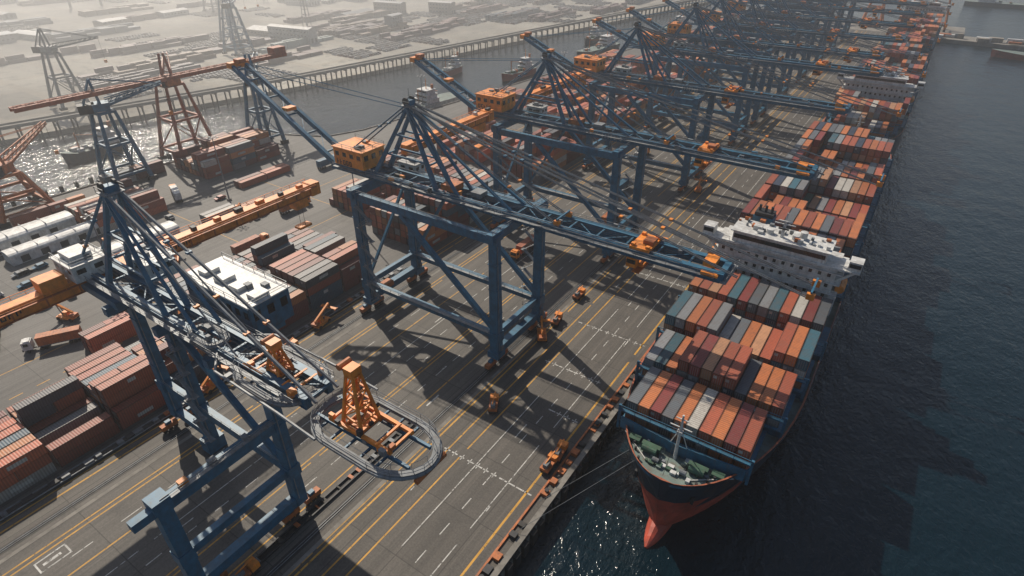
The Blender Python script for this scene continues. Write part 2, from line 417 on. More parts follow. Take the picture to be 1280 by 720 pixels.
def sts(yc,H=37,xl=-115,xw=-70,tip=-21,half=10,ax=-102,arm=None,det=True,hmat='orange',tx=-45,rear=-131):
    b=MB(); B='blue'
    for y in (yc-half,yc+half):
        for x in (xl,xw):
            b.beam((x,y,3.4),(x,y,H),2.5,2.3,B,2.1,2.0); bogie(b,x,y)
            b.box((x,y,3.5),(3.2,3.4,1.8),B); b.box((x,y,H),(3.0,2.9,1.2),B)
            b.box((x,y,9),(2.9,2.7,2.8),B)
            for z in (16,23,30): b.box((x,y,z),(2.58,2.42,.2),B)
            if det: b.tube((x+1.35,y-.6,5),(x+1.2,y-.5,H-2),.09,'steel',5); b.box((x+1.5,y+.4,5.4),(.5,.9,1.4),'grey')
        b.beam((xl,y,9),(xw,y,9),1.3,1.8,B); b.beam((xl,y,H-.9),(xw,y,H-.9),1.3,2.1,B)
        b.beam((xl+16,y,H-2),(xw-1,y,11),1.15,1.15,B)
        if y>yc: b.beam((xl+1,y,11),(xl+16,y,H-2),.8,.8,B)
        if det:
            b.beam((xl+1,y-1.1,10.0),(xw-1,y-1.1,10.0),.8,.1,'steel'); b.rail((xl+1,y-1.5,10),(xw-1,y-1.5,10),'steel',1.1,3,.04)
            b.rail((xl+1,y-.9,H+.2),(xw-1,y-.9,H+.2),'steel',1.1,3,.04)
    for x in (xl,xw):
        b.beam((x,yc-half,4.2),(x,yc+half,4.2),1.9,2.1,B)
        b.beam((x,yc-half,9.3),(x,yc+half,9.3),1.2,1.7,B)
        b.beam((x,yc-half-2,H+.2),(x,yc+half+2,H+.2),1.9,2.2,B)
        b.beam((x,yc-half,H-1.5),(x,yc-4,H-.5),.8,.8,B)
        if x==xl: b.beam((x,yc-half,10),(x,yc+half,H-2),.7,.7,B)
        b.rail((x+1,yc-half-2,H+1.3),(x+1,yc+half+2,H+1.3))
    b.box((xl+1,yc-4,5.9),(2.4,3.2,1.6),'orange_d'); b.box((xw-1.5,yc+3,5.8),(1.6,2.4,1.6),'grey')
    z=H+2.3
    girder(b,rear,tip,yc,z,2.7,det)
    za=H+22
    apexframe(b,ax,yc,z+1,za,[(xl+1,1.0),(ax+9,1.0),(xw-16,.7),(xw,.6)],2.7)
    stays(b,ax,yc,za,z,[xw+12,tip+16,tip+3,rear+2],2.7,.13)
    for x in (xw+12,tip+16):
        for s in (-1,1): b.box((x,yc+s*2.7,z+1.5),(1.4,.8,1.2),'orange')
        b.beam((x,yc-3,z+2.4),(x,yc+3,z+2.4),.35,.35,B)
    house(b,xl-13,xl-2,yc-4.2,yc+4.2,z+1.2,z+6.0,hmat,'orange')
    letters(b,xl-12,yc-4.26,z+1.5,'x',5,1.4,'dark')
    house(b,xl+3,xl+9,yc+4,yc+8,z-.6,z+2.4,'white'); 
    b.box((xw-20,yc,z+2.0),(4,4.2,1.5),'orange_d'); b.box((xw-12,yc+.5,z+1.7),(3,3,1.2),'grey')
    for k in range(12):
        x=R.uniform(xl,tip-6); b.box((x,yc+R.choice((-4.1,4.1,-1,1)),z+1.2),(R.uniform(.6,1.8),R.uniform(.4,1.0),R.uniform(.5,1.1)),R.choice(['grey','steel','orange','dark','blue']))
    letters(b,xw-9,yc-3.24,z-.6,'x',7,1.2)
    trolley(b,tx,yc,z)
    b.box((tip,yc,z+.4),(1.2,7.6,1.8),B); b.box((tip-3,yc,z+1.5),(2.4,3.2,1.2),'orange'); b.box((tip+.9,yc,z-.2),(1.2,9,.14),'steel'); b.rail((tip+1.4,yc-4.5,z-.1),(tip+1.4,yc+4.5,z-.1))
    for s in (-1,1): b.box((tip-2,yc+s*4.0,z+.8),(3.4,.9,.5),'orange')
    if det: stair(b,xl+2,yc-half-1.8,4,H-1); stair(b,xw-6,yc+half+1.8,4,H-1)
    if arm:
        x1,z1=arm; x0=rear+2
        for s in (-1,1): 
            b.beam((x0,yc+s*2.7,z),(x1,yc+s*2.2,z1),1.1,1.6,B,.9,1.2)
            b.tube((x1+3,yc+s*2.2,z1),(ax,yc+s*1.1,za),.11,B,5)
        for t in (.12,.3,.48,.66,.84,.95):
            X=x0+(x1-x0)*t; Z=z+(z1-z)*t; b.beam((X,yc-2.6,Z),(X,yc+2.6,Z),.45,.45,B)
            X2=x0+(x1-x0)*min(1,t+.16); Z2=z+(z1-z)*min(1,t+.16); b.beam((X,yc-2.5,Z),(X2,yc+2.5,Z2),.22,.22,B)
        b.box((x1,yc,z1),(2.0,6.0,1.6),'orange'); b.box((x1+1.5,yc,z1+1.2),(2.4,2.6,1.1),'orange_d')
        b.box(((x0+x1)/2,yc,(z+z1)/2+1.1),(2.4,3.2,.9),'orange')
    return b
C=lambda b: b.obj('ship_to_shore_crane')
C(sts(107,arm=(-170,61),tx=-38))
C(sts(172,arm=(-158,53),tip=-17,tx=-46))
C(sts(243,arm=(-156,51),tip=-19,tx=-60))
C(sts(312,arm=(-155,49),tip=-16,tx=-40,det=False))
C(sts(352,arm=(-154,50),tip=-20,tx=-33,det=False))
C(sts(405,arm=(-153,50),tip=-15,tx=-50,det=False))
C(sts(462,tip=-14,tx=-40,det=False,arm=(-153,50)))
C(sts(520,tip=-14,tx=-40,det=False))
C(sts(575,tip=-14,tx=-30,det=False,arm=(-153,50)))
C(sts(640,tip=-14,tx=-44,det=False))

def runway(x,y0,y1,z,sup=()):
    b=MB()
    b.beam((x,y0,z),(x,y1,z),2.0,2.6,'orange'); b.beam((x,y0,z+1.4),(x,y1,z+1.4),2.7,.18,'orange'); b.beam((x,y0,z-1.4),(x,y1,z-1.4),2.7,.18,'orange_d')
    for s in (-1,1):
        b.beam((x+s*1.9,y0+1,z+.9),(x+s*1.9,y1-1,z+.9),.8,.1,'orange_d'); b.rail((x+s*2.3,y0+1,z+.95),(x+s*2.3,y1-1,z+.95),'orange',1.1,2.6)
    n=int((y1-y0)/6)
    for k in range(n):
        y=y0+3+k*6; b.box((x,y,z),(2.3,.3,2.5),'orange_d')
        if R.random()<.4: b.box((x+R.uniform(-.6,.6),y+2,z+1.9),(1.2,R.uniform(1,2.4),.9),R.choice(['grey','orange','dark','white']))
    letters(b,x+1.03,y0+(y1-y0)*.45,z-.7,'y',9,1.5,'dark'); letters(b,x+1.03,y0+8,z-.7,'y',7,1.5,'dark')
    for y in sup:
        b.beam((x+1,y,z),(x+15,y,z),1.4,1.6,'blue')
    b.box((x,y1-1,z),(3.4,3,3.4),'orange'); b.box((x,y1-6,z-2.6),(3,4,2.4),'orange'); 
    for s in(-1,1): b.tube((x+s,y1-6,z-3),(x+s,y1-6,z-9),.06,'dark',4)
    b.box((x,y1-6,z-9.4),(2.4,4,.7),'orange')
    return b.obj('runway_girder')
runway(-130,8,96,35.5,(36,42))
runway(-117.5,119,161,41.6)
runway(-117.5,184,232,41.6)

# ---- foreground crane
b=MB(); B='blue'; Y=39
for x in (-118,-105,-76): 
    b.beam((x,Y,3),(x,Y,36),2.3,2.2,B,2.0,1.9); b.box((x,Y,36),(2.8,2.8,1.4),B); b.box((x,Y,12),(2.7,2.6,2.6),B)
    for z in (18,24,30): b.box((x,Y,z),(2.4,2.32,.2),B)
    b.tube((x+1.25,Y-.6,5),(x+1.1,Y-.5,34),.1,'steel',5)
for x in (-118,-76): bogie(b,x,Y)
b.box((-105,Y,1.7),(3,4,3.2),B)
b.beam((-76,18,3),(-76,18,25),2.3,2.3,B); bogie(b,-76,18); b.box((-76,18,25),(2.8,2.8,2.2),B); b.box((-76,18,12),(2.7,2.6,2.6),B)
b.beam((-76,18,24),(-76,Y,24),1.7,2.2,B); b.beam((-76,17,24),(-76,13.5,24),1.5,1.6,B)
b.beam((-76,18,4),(-76,Y,4),1.9,2.1,B); b.beam((-76,18,12),(-76,Y,12),1.3,1.6,B)
b.beam((-118,Y,12),(-76,Y,12),1.4,2.0,B); b.beam((-118,Y,4),(-105,Y,4),1.4,1.8,B)
b.beam((-118,Y,35),(-76,Y,35),1.5,2.1,B); b.beam((-104,Y,34),(-78,Y,13),1.1,1.1,B)
b.rail((-75,18,25.1),(-75,Y,25.1)); b.beam((-75.3,19,25.2),(-75.3,Y,25.2),.8,.1,'steel')
b.rail((-117,Y-.9,13),(-77,Y-.9,13),'steel',1.1,3,.04)
for yy in (22,27,33): b.box((-76,yy,25.6),(1.0,R.uniform(.8,2),.8),R.choice(['grey','orange','steel']))
b.beam((-104,36,33.6),(-104,52,33.6),1.6,1.8,B); b.beam((-88,36,33.6),(-88,52,33.6),1.6,1.8,B); b.beam((-118,34,34),(-118,44,34),1.6,1.8,B)
stair(b,-104,Y-2,4,34)
gy=39.5; z=37.3
girder(b,-134,-62,gy,z,2.1)
apexframe(b,-108.5,gy,z+1,59,[(-120,.9),(-100,.9),(-90,.6)],2.1)
stays(b,-108.5,gy,59,z,[-60,-132],2.1,.3,False)
stays(b,-108.5,gy,59,z,[-79],2.1,.16,False)
house(b,-106,-86,45,53.5,34.6,40.8,'blue2','white')
for k in range(4): b.bx(-104+k*5,-101.5+k*5,47,50,41.1,41.9,'white')
house(b,-123,-114,42.5,48,37.5,41.5,'white','white')
def stadium(cx,cy,L,W,z,n=10,point=0):
    p=[]
    for k in range(n+1):
        a=-math.pi/2+math.pi*k/n; p.append((cx+L/2-W/2+math.cos(a)*(W/2+point),cy+math.sin(a)*W/2,z))
    for k in range(n+1):
        a=math.pi/2+math.pi*k/n; p.append((cx-L/2+W/2+math.cos(a)*W/2,cy+math.sin(a)*W/2,z))
    return p
def ringdeck(cx,cy,L,W,z,point=0,wd=.95,clut=8):
    o=stadium(cx,cy,L,W,z,12,point); i=stadium(cx,cy,L-wd*2,W-wd*2,z,12,point)
    n=len(o)
    for k in range(n):
        a,c,d,e=o[k],o[(k+1)%n],i[(k+1)%n],i[k]
        lo=lambda p:(p[0],p[1],z-.12)
        b.hexa([lo(a),lo(c),lo(d),lo(e),a,c,d,e],'grey')
    b.path([(x,y,zz-.45) for x,y,zz in o],.3,'steel',8,True); b.path([(x,y,zz-.4) for x,y,zz in i],.2,'steel',6,True)
    for h in (.55,1.15): b.path([(x,y,zz+h) for x,y,zz in o],.055,'steel',4,True)
    b.path([(x,y,zz+1.15) for x,y,zz in i],.045,'steel',4,True)
    for q in o[::1]+i[::2]: b.tube(q,(q[0],q[1],q[2]+1.15),.045,'steel',4)
    k=cx-L/2+3
    while k<cx+L/2-2.5:
        b.beam((k,cy-W/2+.8,z-.5),(k,cy+W/2-.8,z-.5),.28,.4,'blue'); k+=3.0
    for s in (-W*.2,W*.2): b.beam((cx-L/2+.8,cy+s,z-.2),(cx+L/2-.8,cy+s,z-.2),.4,.6,'blue')
    for k in range(clut): b.box((cx+R.uniform(-L/2+2,L/2-2),cy+R.choice((-1,1))*W*.2,z+.4),(R.uniform(.5,1.6),R.uniform(.5,1.1),R.uniform(.4,1.0)),R.choice(['orange','grey','orange_d','steel']))
ringdeck(-88,gy-1.4,8,4.2,z+1.6,0,.7,3)
ringdeck(-71,gy,17,10.5,z+.2,0,.95,12)
ringdeck(-51,gy,20,11,z-1,1.5,.95,12)
for s in (-1,1): b.path([(-84,gy+s*2.6,z+.5),(-80,gy+s*5.8,z+.2),(-64,gy+s*6.1,z),(-56,gy+s*6.2,z-.6)],.24,'steel',6)
def otower(x,y,z,h,w):
    for sx in (-1,1):
        for sy in (-1,1):
            b.beam((x+sx*w,y+sy*w,z),(x+sx*w*.35,y+sy*w*.35,z+h),.45,.45,'orange',.35,.35)
    for t in (.2,.45,.7,.97):
        g=w*(1-.65*t); zz=z+h*t
        for s in (-1,1):
            b.beam((x-g,y+s*g,zz),(x+g,y+s*g,zz),.26,.26,'orange'); b.beam((x+s*g,y-g,zz),(x+s*g,y+g,zz),.26,.26,'orange')
        if t<.9:
            g2=w*(1-.65*(t+.25)); 
            for s in (-1,1): b.beam((x-g,y+s*g,zz),(x+g2,y+s*g2,zz+h*.25),.18,.18,'orange'); b.beam((x+s*g,y-g,zz),(x+s*g2,y+g2,zz+h*.25),.18,.18,'orange')
    b.box((x,y,z+h+.6),(1.6,1.9,1.2),'orange'); b.box((x,y,z+h*.5),(1.1,1.1,1.6),'orange_d'); b.box((x+.4,y,z+.6),(w*1.7,w*1.7,.5),'orange')
    b.tube((x-w*.8,y-1.1,z+h+1),(x-w*.8,y+1.1,z+h+1),.5,'orange_d',10)
otower(-53,gy,z-.8,9.5,1.9); otower(-71,gy,z+.3,5.0,1.5)
for xx,zz in ((-51,z),(-71,z+.8)):
    for s in (-1,1): b.beam((xx-6,gy+s*2.4,zz),(xx+6,gy+s*2.2,zz-.2),.5,.6,'orange'); 
    for k in (-5.5,-3,3.5,5.8): b.beam((xx+k,gy-2.4,zz+.1),(xx+k,gy+2.4,zz+.1),.35,.35,'orange')
    for k in range(9): b.box((xx+R.uniform(-7,7),gy+R.uniform(-3.4,3.4),zz+.5),(R.uniform(.4,1.3),R.uniform(.4,1.2),R.uniform(.4,1.6)),R.choice(['orange','orange_d','dark','grey','orange']))
b.tube((-40,gy-3,z-2.0),(-40,gy+3,z-2.0),.45,'orange_d',8)
house(b,-134,-126,34,40.5,37.6,41,'white','white'); b.box((-130,37,42),(5,4,1.2),'white'); b.box((-130,31,38.3),(3.6,4.5,2.6),'orange'); b.box((-125,44,37.6),(3,3,2.4),'orange')
b.beam((-134,37,36.5),(-117,37,36.5),1.2,1.3,'blue')
b.obj('ship_to_shore_crane')

# ---------------------------------------------------------------- ships
def hb_at(s,L,B,ex): 
    if s<=0: return 0.02
    t=min(s/L,1); return B*(1-(1-t)**2)**ex
SW=2.2
def ship(y0,y1,xc,B,deck,dhy,bays,hullmat='hull',det=True):
    root=empty('container_ship'); root.location=(xc,y0,0)
    b=MB(); W=-3.5
    ss=[0,.4,1,2,3.2,5,7,9.5,12.5,16,20,25,30,36,42,50,60]; L=y1-y0
    s=80
    while s<L-30: ss.append(s); s+=30
    ss+=[L-24,L-12,L-4,L]
    lev=[(-8,6,75,.9),(W-.2,4.5,68,.8),(-1.2,3.4,58,.72),(4,2.4,52,.65),(9,1.1,45,.56),(deck,0,40,.5)]
    rings=[]
    for s in ss:
        row=[]
        for z,o,LL,ex in lev:
            h=hb_at(s-o,LL,B,ex) 
            fs=max(0,(s-(L-24))/24); 
            h*=1-fs*fs*(.55 if z<-3 else .3 if z<2 else .08)
            zz=z+(1.6*max(0,1-s/26) if z==deck else 0)
            yy=s if s-o>0 else o
            row.append((h,yy,zz))
        rings.append(row)
    def add(i,j,sg): 
        h,yy,z=rings[i][j]; return (sg*h,yy,z)
    for i in range(len(ss)-1):
        for j in range(len(lev)-1):
            top=lev[j+1][0]
            mt='red' if top<=0 or (top<=4 and ss[i]<20) or (top<=9 and ss[i]<6) else hullmat
            for sg in (-1,1):
                q=[add(i,j,sg),add(i+1,j,sg),add(i+1,j+1,sg),add(i,j+1,sg)]
                if sg>0: q=q[::-1]
                b.quad(q,mt)
        h0,a0,z0=rings[i][-1]; h1,a1,z1=rings[i+1][-1]; g0=max(.01,h0-.35); g1=max(.01,h1-.35)
        a0i=a0+(.5 if i==0 else 0)
        b.quad([(-g0,a0i,z0-1.1),(g0,a0i,z0-1.1),(g1,a1,z1-1.1),(-g1,a1,z1-1.1)],'deck')
        for sg in (-1,1):
            b.quad([(sg*g0,a0i,z0-1.1),(sg*g1,a1,z1-1.1),(sg*g1,a1,z1),(sg*g0,a0i,z0)],'blue2')
            b.quad([(sg*g0,a0i,z0),(sg*g1,a1,z1),(sg*h1,a1,z1),(sg*h0,a0,z0)],'redcrane')
    b.quad([add(len(ss)-1,j,-1) for j in range(len(lev))]+[add(len(ss)-1,j,1) for j in range(len(lev)-1,-1,-1)],hullmat)
    n=12; pr=None
    for k in range(9):
        t=k/8; yy=-.6+t*14; r=math.sin(min(1,t*1.25+.02)*math.pi/2)**.6
        ring=[]
        for q in range(n):
            a=2*math.pi*q/n; ring.append((math.cos(a)*2.5*r,yy,-3.6+math.sin(a)*3.6*r))
        if pr:
            for q in range(n): b.quad([pr[q],pr[(q+1)%n],ring[(q+1)%n],ring[q]],'red')
        else: b.quad(ring[::-1],'red')
        pr=ring
    for sg in (-1,1):
        h=hb_at(3.2-.8,42,B,.53); b.box((sg*(h+.15),3.6,deck-3.6),(.5,1.2,1.8),'dark')
    b.obj('hull',root)
    f=MB()
    def dzz(s): return deck+1.6*max(0,1-s/26)-1.1
    f.beam((-12,9.5,dzz(9)+1.2),(-.1,8.2,dzz(8)+1.3),.3,2.8,'blue2'); f.beam((12,9.5,dzz(9)+1.2),(.1,8.2,dzz(8)+1.3),.3,2.8,'blue2')
    for s in (-1,1):
        f.tube((s*4.5-1.4,5.8,dzz(6)+1),(s*4.5+1.4,5.8,dzz(6)+1),.7,'green',12); f.box((s*4.5,6.9,dzz(7)+.7),(3.6,1,1.2),'green')
        f.tube((s*2.6-.6,4.2,dzz(4)+.7),(s*2.6+.6,4.2,dzz(4)+.7),.5,'grey',10)
        f.box((s*8,7.4,dzz(7)+.5),(2.2,1.4,.9),'green')
        for k in (3.2,5.2,6.6): f.tube((s*hb_at(k,40,B,.5)*.82,k,dzz(k)),(s*hb_at(k,40,B,.5)*.82,k,dzz(k)+.8),.25,'dark',8)
        f.beam((s*1.6,3.4,dzz(4)+.15),(s*3.2,7.2,dzz(7)+.15),.25,.2,'dark')
        f.beam((s*10.5,8.6,dzz(8)+.2),(s*4,3.6,dzz(4)+.2),.15,.15,'white')
    for k in range(28): 
        yy=R.uniform(3,8.5); xx=R.uniform(-.7,.7)*hb_at(yy,40,B,.5); f.box((xx,yy,dzz(yy)+.3),(R.uniform(.3,1.2),R.uniform(.3,1.0),R.uniform(.3,.9)),R.choice(['grey','green','green','steel','deck','white']))
    f.tube((0,7.4,dzz(7)),(0,7.4,deck+11),.36,'white',8,.2); f.beam((-2,7.4,deck+8),(2,7.4,deck+8),.2,.2,'white'); f.beam((-1.2,7.4,deck+10),(1.2,7.4,deck+10),.15,.15,'white'); f.box((0,7.2,deck+7),(1,.8,.7),'white')
    for s in(-1,1): f.beam((0,7.4,deck+8),(s*2.2,8.9,dzz(9)+.5),.16,.16,'white')
    f.tube((0,7.4,deck+10.8),(0,1,dzz(1)+1.2),.04,'dark',4)
    for (s0,tmin,tmax,wd) in bays:
        f.bx(-wd/2-.6,wd/2+.6,s0-.5,s0+CL+.4,deck-1.1,deck+.4,'blue2')
        ll=s0-1.15
        for s in (-1,1): f.beam((s*(wd/2+.7),ll,deck-1),(s*(wd/2+.7),ll,deck+5),.5,.5,'blue2')
        for zz in (deck+1.4,deck+3.9): f.beam((-wd/2-.7,ll,zz),(wd/2+.7,ll,zz),.7,.25,'blue2'); 
        f.rail((-wd/2-.7,ll-.3,deck+4.0),(wd/2+.7,ll-.3,deck+4.0),'blue2')
    for sg in (-1,1): f.rail((sg*(B-.15),40,deck),(sg*(B-.15),L-12,deck),'steel',.9,4)
    for (sx,sy,qx,qy) in ((-6,3.5,-38+17,-14),(-8,5,-38+17,-6)):
        f.tube((sx,sy,deck-.4),(qx,qy,.8),.05,'grey',5)
    f.obj('deck_fittings',root)
    cb=CB()
    for (s0,tmin,tmax,wd) in bays:
        st=SW+.17; nx=int(wd/st); xx0=-nx*st/2; base=R.randint(tmin,tmax)
        for i in range(nx):
            if R.random()<.3: base=R.randint(tmin,tmax)
            for t in range(base):
                cb.cont(xx0+i*st,s0,deck+.5+t*CH,pick(PAL_SHIP),CL,2 if det else 0,SW,t>=base-1)
    cb.obj('container_cargo',root)
    h=MB(); W2=B; a,c=dhy; z=deck-1
    top=deck+14.5
    h.bx(-W2+3,W2-3,a+1,c,z,top,'white')
    for k in range(5):
        zz=z+1.5+k*2.8
        h.bx(-W2+1.6,W2-1.6,a+.2,c+.6,zz+1.5,zz+1.68,'white')
        h.rail((-W2+1.6,a+.25,zz+1.68),(W2-1.6,a+.25,zz+1.68),'white')
        x=-W2+4
        while x<W2-4.2:
            h.bx(x,x+.75,a+.95,a+1,zz+.2,zz+1.1,'glass'); h.bx(x,x+.75,c,c+.05,zz+.2,zz+1.1,'glass'); x+=2.1
        for y in (a+2.5,a+5):
            for sg in (-1,1): h.box((sg*(W2-3),y,zz+.7),(.1,.8,.9),'glass')
    h.bx(-W2-1.6,W2+1.6,a+.4,c-3.5,top,top+.35,'white')
    h.bx(-W2+6,W2-6,a+.9,c-2,top+.35,top+3.3,'white')
    h.bx(-W2+6.3,W2-6.3,a+.85,a+.9,top+1.4,top+2.5,'glass')
    h.bx(-W2+5.4,W2-5.4,a+.3,c-1.6,top+3.3,top+3.55,'white')
    for sg in (-1,1):
        h.box((sg*(W2+.2),a+2.6,top+1.5),(2.8,3.4,2.3),'white'); h.bx(sg*(W2+.2)-1.2,sg*(W2+.2)+1.2,a+.85,a+.9,top+1.2,top+2.2,'glass')
        h.rail((sg*(W2-5.5),a+.5,top+.35),(sg*(W2-1.2),a+.5,top+.35),'white')
        h.beam((sg*(W2+1),a+2,top),(sg*(W2-3),a+2,top-4),.4,.6,'white')
        h.tube((sg*(W2-1.4),a+2.5,top-6),(sg*(W2-1.4),a+8,top-6),1.1,'orange',8)
        h.tube((sg*3,a+3.6,top+3.5),(sg*3,a+3.6,top+4.7),.9,'white',10)
    h.beam((0,a+3,top+3.5),(0,a+3,top+10),.8,.8,'white',.3,.3); h.beam((-2.4,a+3,top+7),(2.4,a+3,top+7),.25,.25,'white'); h.box((0,a+2.4,top+8),(3.2,.3,.3),'white'); h.box((0,a+2.4,top+6),(2.4,.3,.35),'dark')
    h.tube((4.5,a+5,top+3.5),(4.5,a+5,top+5.3),.9,'white',10); h.box((-6,a+4,top+4.1),(2,1.6,1.1),'white')
    for k in range(26): h.box((R.uniform(-W2+4,W2-4),R.uniform(a+2,c-1),top+R.uniform(3.7,4.0)),(R.uniform(.3,1.6),R.uniform(.3,1.4),R.uniform(.3,1.1)),R.choice(['white','grey','steel','white','orange_d']))
    h.bx(-W2+8,-W2+13,c+.6,c+4.6,z,top+4,'blue2'); h.bx(-W2+8.2,-W2+12.8,c+.8,c+4.4,top+4,top+5,'dark')
    for k in range(3): h.tube((-W2+9+k*1.5,c+2.5,top+5),(-W2+9+k*1.5,c+2.5,top+6.6),.35,'dark',8)
    h.obj('superstructure',root)
    return root
bays=[(11,2,2,23.8),(25,2,3,28.6),(39,2,3,30.9),(54.2,2,3,32.4)]
s=83
while s+CL<208: bays.append((s,2,4,32.4)); s+=13.6
ship(72,284,-17,17,14,(69,79),bays)
bays=[(11,2,3,22.6),(25,3,4,28),(39,3,4,32)]
s=68
while s+CL<210: bays.append((s,2,4,32.4)); s+=13.6
ship(288,503,-17,17,14,(54,64),bays,det=False)
bays=[(11,2,3,22.6),(25,3,4,28)]
s=39
while s+CL<150: bays.append((s,2,4,32.4)); s+=13.6
ship(508,690,-17,17,14,(152,162),bays,det=False)

# ---------------------------------------------------------------- yard stacks
block('container_stack',-149,-123.8,-60,57,2,4,detail=2)
block('container_stack',-165.5,-159.5,40,54,2,2)
block('container_stack',-145,-127,60,124,3,4,detail=2)
block('container_stack',-168,-148,64,128,2,4,PAL_DARK)
block('container_stack',-150,-124,132,196,3,5)
block('container_stack',-182,-156,140,200,1,4)
for k,(y0,y1) in enumerate(((206,262),(270,330),(338,400),(410,470),(480,540),(550,610),(620,680))):
    block('container_stack',-150,-124,y0,y1,2,5,detail=0)
    block('container_stack',-184,-158,y0+3,y1-2,1,4,detail=0)
    if k in (1,2,3): block('container_stack',-212,-190,y0,y1-6,1,3,detail=0,fill=.8)
block('container_stack',-271,-245,128,178,2,4)
block('container_stack',-230,-224,130,168,1,2)
block('container_stack',-276,-268,98,124,1,2)
block('container_stack',-256,-229,76,102,2,3)
block('container_stack',-262,-257,60,88,2,2)
block('container_stack',-206,-198,100,128,1,2)
block('container_stack',-283,-262,20,52,1,2,PAL_DARK)

def shed(x0,x1,y0,y1,h):
    b=MB(); n=8; xm=(x0+x1)/2; w=(x1-x0)/2; pr=None
    b.bx(x0+.2,x1-.2,y0+.2,y1-.2,0,h,'white')
    for k in range(n+1):
        a=math.pi*k/n; q=(xm-math.cos(a)*w,h+math.sin(a)*w*.35)
        if pr: b.quad([(pr[0],y0,pr[1]),(pr[0],y1,pr[1]),(q[0],y1,q[1]),(q[0],y0,q[1])],'white')
        pr=q
    for y in (y0,y1): b.quad([(xm-math.cos(math.pi*k/n)*w,y,h+math.sin(math.pi*k/n)*w*.35) for k in range(n+1)],'roof')
    y=y0+3
    while y<y1-3: b.bx(x1-.2,x1-.12,y,y+2.5,.3,h*.8,'dark'); b.bx(x0+1,x1-1,y,y+.2,h+w*.2,h+w*.36,'roof'); y+=6
    b.obj('storage_shed')
shed(-252,-243,38,74,4); shed(-238,-231,48,80,3.2); shed(-214,-206,58,92,3); shed(-250,-242,-10,28,4)

# ---------------------------------------------------------------- vehicles
def wheels(b,pts,r=.5):
    for x,y in pts: b.tube((x-.22,y,r),(x+.22,y,r),r,'rubber',10)
def truck(x,y,rot,cargo=True,cab='orange'):
    b=MB()
    b.bx(-1.2,1.2,4.2,6.4,.9,3.3,cab); b.bx(-1.05,1.05,6.4,6.46,2.0,3.0,'glass'); b.bx(-1.24,1.24,4.9,6.0,2.1,2.9,'glass'); b.bx(-1.1,1.1,6.4,6.7,.6,1.3,'dark'); b.bx(-1.0,1.0,4.4,5.8,3.3,3.55,cab)
    b.bx(-.5,.5,-7,4.3,.8,1.15,'dark'); b.bx(-1.2,1.2,-7.2,3.2,1.15,1.4,'grey')
    wheels(b,[(s*1.0,yy) for s in (-1,1) for yy in (5.4,2.4,1.3,-4.2,-5.4,-6.5)])
    if cargo:
        c=R.choice(['orange_d','white','blue2','redcrane']); b.bx(-1.22,1.22,-7.1,3.0,1.42,4.0,c)
        for k in range(12): b.bx(-1.27,1.27,-6.8+k*.8,-6.65+k*.8,1.5,4.03,c)
    o=b.obj('container_truck'); o.location=(x,y,.01); o.rotation_euler=(0,0,rot)
def car(x,y,rot,c):
    b=MB()
    prof=[(-2.2,.35),(2.2,.35),(2.25,.8),(1.3,.95),(.7,1.45),(-1.3,1.5),(-2.0,1.0),(-2.25,.9)]
    L=[(-.88,p[0],p[1]) for p in prof]; Rr=[(.88,p[0],p[1]) for p in prof]; n=len(prof)
    b.quad(L,c); b.quad(Rr[::-1],c)
    for k in range(n): b.quad([L[k],L[(k+1)%n],Rr[(k+1)%n],Rr[k]],'glass' if k in (3,5) else c)
    b.bx(-.9,.9,-1.1,.6,1.0,1.35,'glass'); wheels(b,[(s*.75,yy) for s in (-1,1) for yy in (-1.4,1.4)],.34)
    o=b.obj('parked_car'); o.location=(x,y,.01); o.rotation_euler=(0,0,rot)
def stacker(x,y,rot,up=5):
    b=MB()
    b.bx(-1.7,1.7,-3.6,3.2,.9,1.9,'orange'); b.bx(-1.2,1.2,-4.4,-2.2,1.9,2.9,'orange_d'); b.bx(-.8,.8,-1.2,.7,1.9,3.7,'orange'); b.bx(-.82,.82,.3,.72,2.6,3.5,'glass')
    wheels(b,[(s*1.6,yy) for s in (-1,1) for yy in (-2.8,2.4)],.85)
    b.beam((0,-3.4,3.4),(0,5.4,up+1.5),.7,.8,'orange'); b.beam((0,5.4,up+1.5),(0,5.4,up-.2),.6,.6,'dark'); b.beam((-3.4,5.4,up-.3),(3.4,5.4,up-.3),1.2,.5,'orange'); 
    for s in (-1,1): b.beam((s*.5,1,2),(s*.4,2.2,up-.2),.3,.3,'steel'); b.beam((s*3.3,4.4,up-.4),(s*3.3,6.4,up-.4),.4,.4,'orange_d')
    o=b.obj('reach_stacker'); o.location=(x,y,.01); o.rotation_euler=(0,0,rot); o.scale=(.75,.75,.75)
def utility(x,y,rot):
    b=MB(); b.bx(-1,1,-2.2,2.6,.6,1.0,'dark'); b.bx(-1,1,1,2.6,1,2.3,'orange'); b.bx(-.9,.9,2.6,2.64,1.5,2.2,'glass'); b.bx(-1,1,-2.2,.8,1,1.6,'orange_d'); b.bx(-.5,.5,-1.8,0,1.6,2.5,'grey'); b.beam((-.2,-1.6,2.3),(.2,2,3.4),.25,.25,'orange'); wheels(b,[(s*.9,yy) for s in (-1,1) for yy in (-1.4,1.6)],.42)
    o=b.obj('utility_vehicle'); o.location=(x,y,.01); o.rotation_euler=(0,0,rot)
for a in ((-73,24,0),(-61,83,.5),(-119,70,0),(-78,14,.1),(-40.8,79,.1),(-41,75,0),(-66,121,.2),(-67,136,0),(-92,68,.4)): utility(*a)
for a in ((-66,113,.6,4),(-121,83,0.2,5),(-123,50,.3,5),(-152,60,1,6),(-184,44,2,7),(-200,110,.3,6),(-190,80,1,5),(-60,170,.4,5),(-64,235,.2,5),(-180,20,0,6)): stacker(*a)
